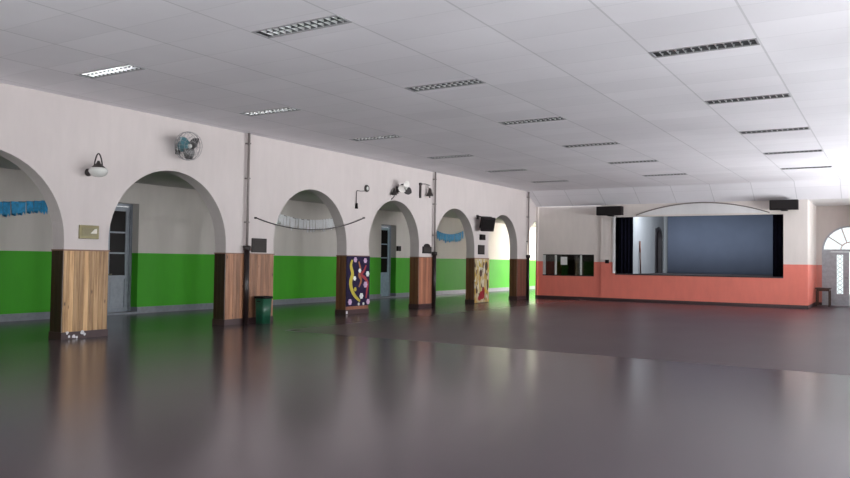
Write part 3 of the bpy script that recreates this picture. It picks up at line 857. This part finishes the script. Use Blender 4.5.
# cord slung across the third arch
def sag(a, b, drop, n=20):
    a, b = Vector(a), Vector(b)
    return [a.lerp(b, k/n)-Vector((0, 0, drop*4*(k/n)*(1-k/n))) for k in range(n+1)]
cs = thing('slung_cord', (W, 12.93, 2.43), 'dark cord sagging across the front of the third arch', 'cord')
pts = sag((W+.05, 12.93, 2.43), (W+.05, 17.16, 2.66), .30)
obj('cord', T([q-Vector(cs.location) for q in pts], .013, 6), 'string', cs)
for p_ in (pts[0], pts[-1]): obj('hook', T([p_-Vector(cs.location)-Vector((.05, 0, 0)), p_-Vector(cs.location)+Vector((.02, 0, .0))], .018, 8), 'iron', cs)

# paper garlands on the corridor wall
def garland(y0, z0, y1, z1, drop, n, h, mat, lab, seed):
    g = thing('paper_garland', (OX, y0, z0), lab, 'garland', 'paper garlands on the corridor wall')
    pts = sag((.012, 0, 0), (.012, y1-y0, z1-z0), drop, 24)
    obj('string', T(pts, .008, 5), 'string', g)
    rr = random.Random(seed)
    for k in range(n):
        t_ = (k+.5)/n*24; i = min(int(t_), 23); p_ = pts[i].lerp(pts[i+1], t_-i)
        w_ = (y1-y0)/n*.47; hh = h*rr.uniform(.8, 1.1); tl = rr.uniform(-.25, .25)
        bm = BM()
        # a curled paper pennant with a notched foot
        poly = [(-w_, .01), (w_, .01), (w_*.9+tl*hh*.4, -hh*.95), (w_*.35+tl*hh*.4, -hh*.72), (0+tl*hh*.4, -hh), (-w_*.4+tl*hh*.4, -hh*.74), (-w_*.95+tl*hh*.4, -hh*.92)]
        x0 = .004+rr.uniform(0, .022)
        prism(bm, poly, 'X', x0, x0+.006)
        bmesh.ops.triangulate(bm, faces=[f for f in bm.faces if len(f.verts) > 4])
        bmesh.ops.transform(bm, matrix=Matrix.Translation(p_-Vector((.012, 0, 0))), verts=bm.verts)
        obj('pennant', bm, mat, g)
garland(6.6, 2.74, 10.56, 2.78, .12, 22, .33, 'blue_paper', 'bright blue paper garland seen through the nearest arch', 1)
garland(18.25, 2.98, 21.40, 2.98, .16, 22, .40, 'silver_paper', 'pale white paper garland seen through the third arch', 2)
garland(28.50, 2.80, 30.90, 2.88, .16, 14, .40, 'blue_paper', 'blue paper garland seen through the fifth arch', 3)

# waste bin by the second pillar
b_ = thing('waste_bin', (-12.30, 12.98, 0), 'green plastic waste bin standing against the second pillar', 'bin')
bm = BM()
def rrect(w, d, z, r=.05, n=5):
    out = []
    for cx_, cy_, a0 in ((w-r, d-r, 0), (-w+r, d-r, PI/2), (-w+r, -d+r, PI), (w-r, -d+r, 1.5*PI)):
        for k in range(n+1):
            a = a0+PI/2*k/n; out.append((cx_+r*math.cos(a), cy_+r*math.sin(a), z))
    return out
def loft(bm, rings):
    R_ = [[bm.verts.new(p) for p in r_] for r_ in rings]
    for u, v in zip(R_, R_[1:]):
        m_ = len(u)
        for k in range(m_):
            f = bm.faces.new((u[k], u[(k+1) % m_], v[(k+1) % m_], v[k])); f.smooth = True
    bm.faces.new(R_[0]); bm.faces.new(R_[-1])
loft(bm, [rrect(.125, .13, 0), rrect(.145, .15, .60), rrect(.133, .138, .60), rrect(.115, .12, .03)])
body = obj('body', bm, 'green_bin', b_)
bm = BM(); loft(bm, [rrect(.15, .155, .575), rrect(.162, .167, .58), rrect(.162, .167, .625), rrect(.14, .145, .625), rrect(.13, .135, .58)])
obj('rim', bm, 'black_plastic', b_)
for sy in (-.155, .155): obj('handle', B((-.05, .05, sy-.015, sy+.015, .50, .53), bevel=.006), 'black_plastic', body)

# ------------------------------------------------------------------ light
w = bpy.data.worlds.new('sky'); scene.world = w; w.use_nodes = True
nt = w.node_tree; bg = nt.nodes['Background']
sky = nt.nodes.new('ShaderNodeTexSky'); sky.sky_type = 'HOSEK_WILKIE' if hasattr(sky, 'sky_type') else sky.sky_type
try:
    sky.sky_type = 'PREETHAM'; sky.turbidity = 6; sky.sun_direction = (.5, -.4, .75)
except Exception: pass
mx = nt.nodes.new('ShaderNodeMix'); mx.data_type = 'RGBA'; mx.inputs[0].default_value = .8
nt.links.new(sky.outputs[0], mx.inputs[6]); mx.inputs[7].default_value = (.95, .97, 1.0, 1)
nt.links.new(mx.outputs[2], bg.inputs['Color'])
bg.inputs['Strength'].default_value = 2.0

def area(name, loc, rot, sx, sy, power, col=(1, .98, .95)):
    l = bpy.data.lights.new(name, 'AREA'); l.shape = 'RECTANGLE'; l.size = sx; l.size_y = sy
    l.energy = power; l.color = col
    o = bpy.data.objects.new(name, l); C.objects.link(o)
    o.location = loc; o.rotation_euler = rot
    return o
# daylight entering each right-hand window (light sits outside the pane)
for i, (a, b) in enumerate(WIN):
    g = 1 if a < 17 else (1.35 if a < 22 else 2.0)     # far window lights boosted to brighten the stage wall
    # sky from above the sill line, and an added uplight that brightens the ceiling
    area('window_daylight', (RX+.5, (a+b)/2, (WZ0+WZ1)/2), (0, PI/2, 0), WZ1-WZ0, b-a, 100*g, (1, .93, .955))
    area('added_uplight', (RX+1.1, (a+b)/2, 1.0), (0, PI/2+math.radians(50), 0), 2.2, b-a, 2000*g, (1, .935, .96))
for a, b in ADDED_WIN:
    area('added_uplight', ((a+b)/2, -5.1, 1.0), (PI/2+math.radians(45), 0, 0), b-a, 2.2, 1500, (1, .945, .965))  # added light aimed upward through the rear openings
# daylight entering the open arches of the far corridor
for a, b in ((35.6, 38.4), (39.2, 42.0), (42.8, 45.4)):
    area('courtyard_daylight', (W+.5, (a+b)/2, 1.7), (0, PI/2, 0), 2.8, b-a, 480, (1, .96, .88))
area('stage_fill', (-6.8, 30.2, SZ-.1), (math.radians(58), 0, 0), 3.0, .4, 250, (.86, .92, 1))  # added fill light, brightens the stage interior and backdrop
vs = scene.view_settings
vs.view_transform = 'Standard'; vs.look = 'None'; vs.gamma = 1; vs.use_curve_mapping = False
vs.exposure = 0.12
